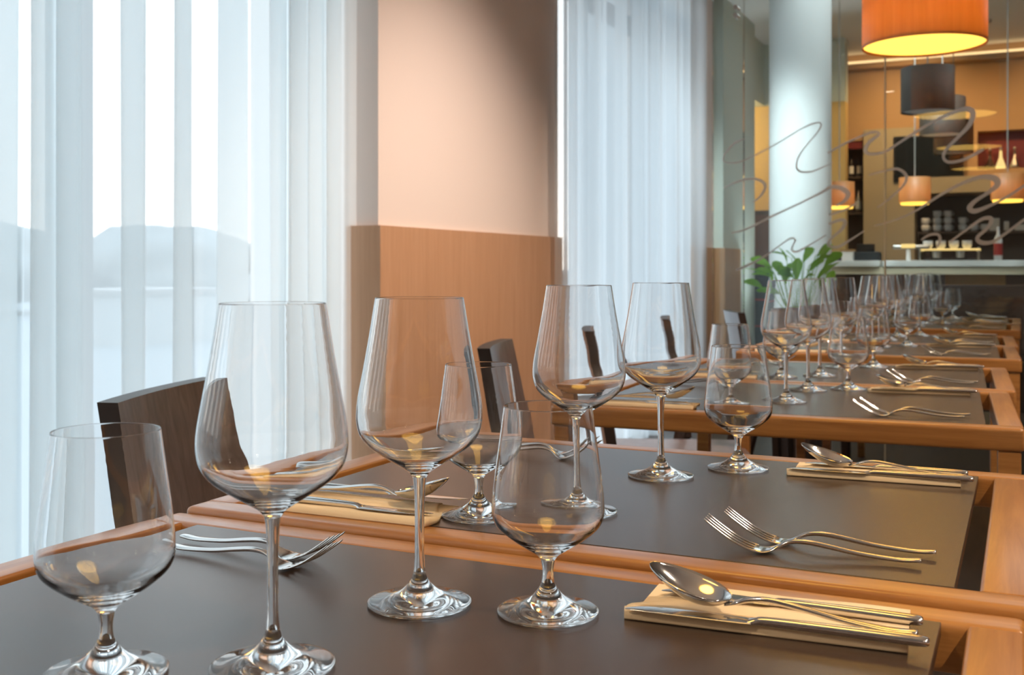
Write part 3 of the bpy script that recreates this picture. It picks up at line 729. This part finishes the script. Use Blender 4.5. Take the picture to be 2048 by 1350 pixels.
# shelves
def shelf(x0, x1, y0, y1, z, label, m=M['niche']):
    o = obj('shelf', B(x0, x1, y0, y1, z-.02, z), m); tag(o, label, 'shelf')
shelf(-.85, 3.0, 10.26, 10.49, 1.335, 'dark upper shelf with cups behind the bar')
shelf(-1.62, -1.31, 10.24, 10.44, 1.85, 'upper bottle shelf in the niche by the column')
shelf(-1.62, -1.31, 10.24, 10.44, 1.52, 'lower bottle shelf in the niche by the column')
b_ = empty('back_counter', (0, 0, 0)); tag(b_, 'dark back counter under the shelves behind the bar', 'counter')
obj('top', B(-.85, 3.0, 9.85, 10.48, .98, 1.02), M['niche'], b_); obj('body', B(-.84, 2.99, 9.9, 10.47, 0, .98), M['dark'], b_)
# cups on the shelf
cup = empty('cup')
obj('body', lathe([(0, 0), (.022, 0), (.034, .02), (.036, .06), (.033, .06), (.031, .022), (0, .006)], 24), M['white_gloss'], cup, True)
b = bmesh.new()
for k in range(6):
    a0, a1 = -PI/2+PI*k/6, -PI/2+PI*(k+1)/6
    tube(b, (.034+.016*math.cos(a0), 0, .034+.016*math.sin(a0)), (.034+.016*math.cos(a1), 0, .034+.016*math.sin(a1)), .003, 6)
obj('handle', b, M['white_gloss'], cup, True)
cups = [(-.79, 1.335), (-.79, 1.397), (-.69, 1.335), (-.69, 1.397), (-.69, 1.459), (-.60, 1.335), (-.60, 1.397), (-.60, 1.459), (-.48, 1.335), (-.48, 1.397), (-.385, 1.335), (-.30, 1.335)]
for k, (x, z) in enumerate(cups):
    o = dup(cup, (x, 10.34, z), .4); lv = {1.335: 'standing on the dark shelf', 1.397: 'second of its stack', 1.459: 'topmost of its stack'}[z]
    col_ = {-.79: 'leftmost', -.69: 'second', -.60: 'third', -.48: 'fourth', -.385: 'fifth', -.30: 'rightmost'}[x]; tag(o, 'white cup %s, in the %s place on the shelf' % (lv.replace('standing on the dark shelf', 'directly on the dark shelf'), col_), 'cup', 'white cups on the bar shelf')
# cup-topped coffee machine
cm = empty('coffee_machine', (-.50, 8.62, 1.062)); tag(cm, 'low steel coffee machine with lit top on the bar', 'coffee machine')
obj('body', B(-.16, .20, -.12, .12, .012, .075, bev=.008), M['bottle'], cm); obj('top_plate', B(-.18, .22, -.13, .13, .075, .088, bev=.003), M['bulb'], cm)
obj('side', B(.205, .218, -.12, .12, 0, .10), M['metal'], cm); obj('side', B(-.195, -.182, -.12, .12, 0, .10), M['metal'], cm)
for k in range(2): obj('group_head', lathe([(0, 0), (.03, 0), (.035, .05), (0, .05)], 20), M['metal'], cm, loc=(-.07+.16*k, -.13, .02))
for k in range(4):
    o = dup(cup, (-.64+.09*k, 8.62, 1.151), -PI/2); tag(o, 'white cup on the coffee machine, %s of the row' % ('leftmost', 'second', 'third', 'rightmost')[k], 'cup', 'white cups on the coffee machine')
# tap tower
tp = empty('beer_tap', (-.76, 8.42, 1.062)); tag(tp, 'white beer tap column with horizontal arm on the bar', 'tap')
obj('column', lathe([(0, 0), (.018, 0), (.014, .10), (0, .10)], 20), M['white_gloss'], tp)
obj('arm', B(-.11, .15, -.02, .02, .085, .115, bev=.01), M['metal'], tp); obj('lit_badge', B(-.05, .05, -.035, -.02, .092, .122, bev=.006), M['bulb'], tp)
# box of napkins
bx_ = empty('napkin_holder', (-1.19, 8.42, 1.062)); tag(bx_, 'white box with brown lid on the bar beside the column', 'box')
obj('body', B(-.04, .04, -.04, .04, 0, .072), M['white_gloss'], bx_); obj('lid', B(-.052, .052, -.045, .045, .072, .085), M['tan'], bx_)
dk = empty('register', (-1.10, 8.62, 1.062)); tag(dk, 'dark cash register behind the white box on the bar', 'register')
obj('body', B(-.20, .12, -.08, .10, 0, .07, bev=.01), M['darkblue'], dk); obj('display', B(-.05, .08, -.02, .02, .07, .13, bev=.006), M['black'], dk)
# bottles
def bottle(nm, r, h, m, lm, loc, label, grp=None):
    o = empty(nm, loc); tag(o, label, 'bottle', grp)
    obj('body', lathe([(0, 0), (r, 0), (r, h*.6), (r*.4, h*.76), (r*.33, h*.98), (0, h)], 20), m, o, True)
    obj('label', lathe([(r*1.02, h*.15), (r*1.02, h*.5)], 20), lm, o, True)
bottle('bottle', .030, .25, M['white_gloss'], M['red'], (-.16, 8.60, 1.062), 'white and red bottle standing upright on the right of the bar')
for k, (x, z, m) in enumerate(((-1.57, 1.85, 'label'), (-1.50, 1.85, 'tan'), (-1.43, 1.85, 'white_gloss'), (-1.36, 1.85, 'label'))):
    bottle('bottle', .022, .20, M['bottle'], M[m], (x, 10.34, z), ('leftmost of', 'second of', 'third of', 'rightmost of')[k]+' the dark bottles on the upper niche shelf by the column', 'bottles in the niche')
for k, (x, z, m) in enumerate(((-1.56, 1.52, 'tan'), (-1.47, 1.52, 'label'), (-1.37, 1.52, 'counter'))):
    bottle('bottle', .028, .21, M['metal'] if k == 2 else M['bottle'], M[m], (x, 10.34, z), ('left', 'middle', 'right')[k]+' bottle on the lower niche shelf by the column', 'bottles in the niche')
for k, x in enumerate((-.255, -.17, -.06)):
    o = empty('decanter', (x, 10.255, 1.868)); tag(o, ('left decanter with amber light on the maroon ledge', 'bright conical decanter on the maroon ledge', 'right grey decanter on the maroon ledge')[k], 'decanter', 'decanters on the maroon ledge')
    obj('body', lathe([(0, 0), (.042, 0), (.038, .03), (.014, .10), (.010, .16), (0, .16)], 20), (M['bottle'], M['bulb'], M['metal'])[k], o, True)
    obj('stopper', lathe([(0, .16), (.014, .165), (.014, .185), (0, .19)], 16), M['metal'], o, True)
for k, (x, w_, h, m) in enumerate(((-.21, .05, .11, 'label'), (-.12, .025, .08, 'metal'), (-.01, .05, .05, 'label'))):
    o = obj('tin', B(x-w_, x+w_*.6, 10.30, 10.38, 1.335, 1.335+h, bev=.004), M[m]); tag(o, ('square cream tin on the cup shelf', 'small steel tin on the cup shelf', 'low cream box at the right of the cup shelf')[k], 'container')
# side room furniture seen through the opening
cb = empty('cabinet', (-2.0, 9.2, 0)); tag(cb, 'tall brown cabinet in the yellow side room, left of the column', 'cabinet')
obj('body', B(-.13, .35, 0, .16, 0, 1.50, bev=.005), M['dark'], cb); obj('door', B(-.11, .33, -.012, 0, .04, 1.46), mat('cabinet_brown', (.10, .05, .04), .5), cb)
cb2 = empty('drinks_cooler', (-1.93, 8.95, 0)); tag(cb2, 'blue-black drinks cooler with thin red shelf lines, left of the column', 'cooler')
obj('body', B(-.13, .40, 0, .2, 0, .99, bev=.005), M['darkblue'], cb2)
for k in range(3): obj('shelf_edge', B(-.12, .39, -.01, 0, .30+.22*k, .31+.22*k), M['red'], cb2)
# ceiling fixtures over the bar
for k, (x, y) in enumerate(((-.15, 7.85), (-.12, 7.1))):
    o = obj('ceiling_vent', B(x-.12, x+.12, y, y+.10, 2.935, 2.95), M['bottle']); tag(o, ('dark slot vent in the ceiling right of the big pendant', 'smaller dark slot in the ceiling nearer the partition')[k], 'vent')
for k, (x, y) in enumerate(((-.25, 9.2), (-1.55, 9.6), (-.95, 7.7))):
    o = obj('ceiling_spot', lathe([(0, -.03), (.03, -.03), (.035, 0), (0, 0)], 16), M['metal'], loc=(x, y, 2.95)); tag(o, ('dark spot fitting in the ceiling at the right of the big pendant', 'dark spot fitting in the ceiling beside the column', 'dark spot fitting in the ceiling left of the big pendant')[k], 'light fitting')
for o in bpy.data.objects:
    if '_used' in o: del o['_used']
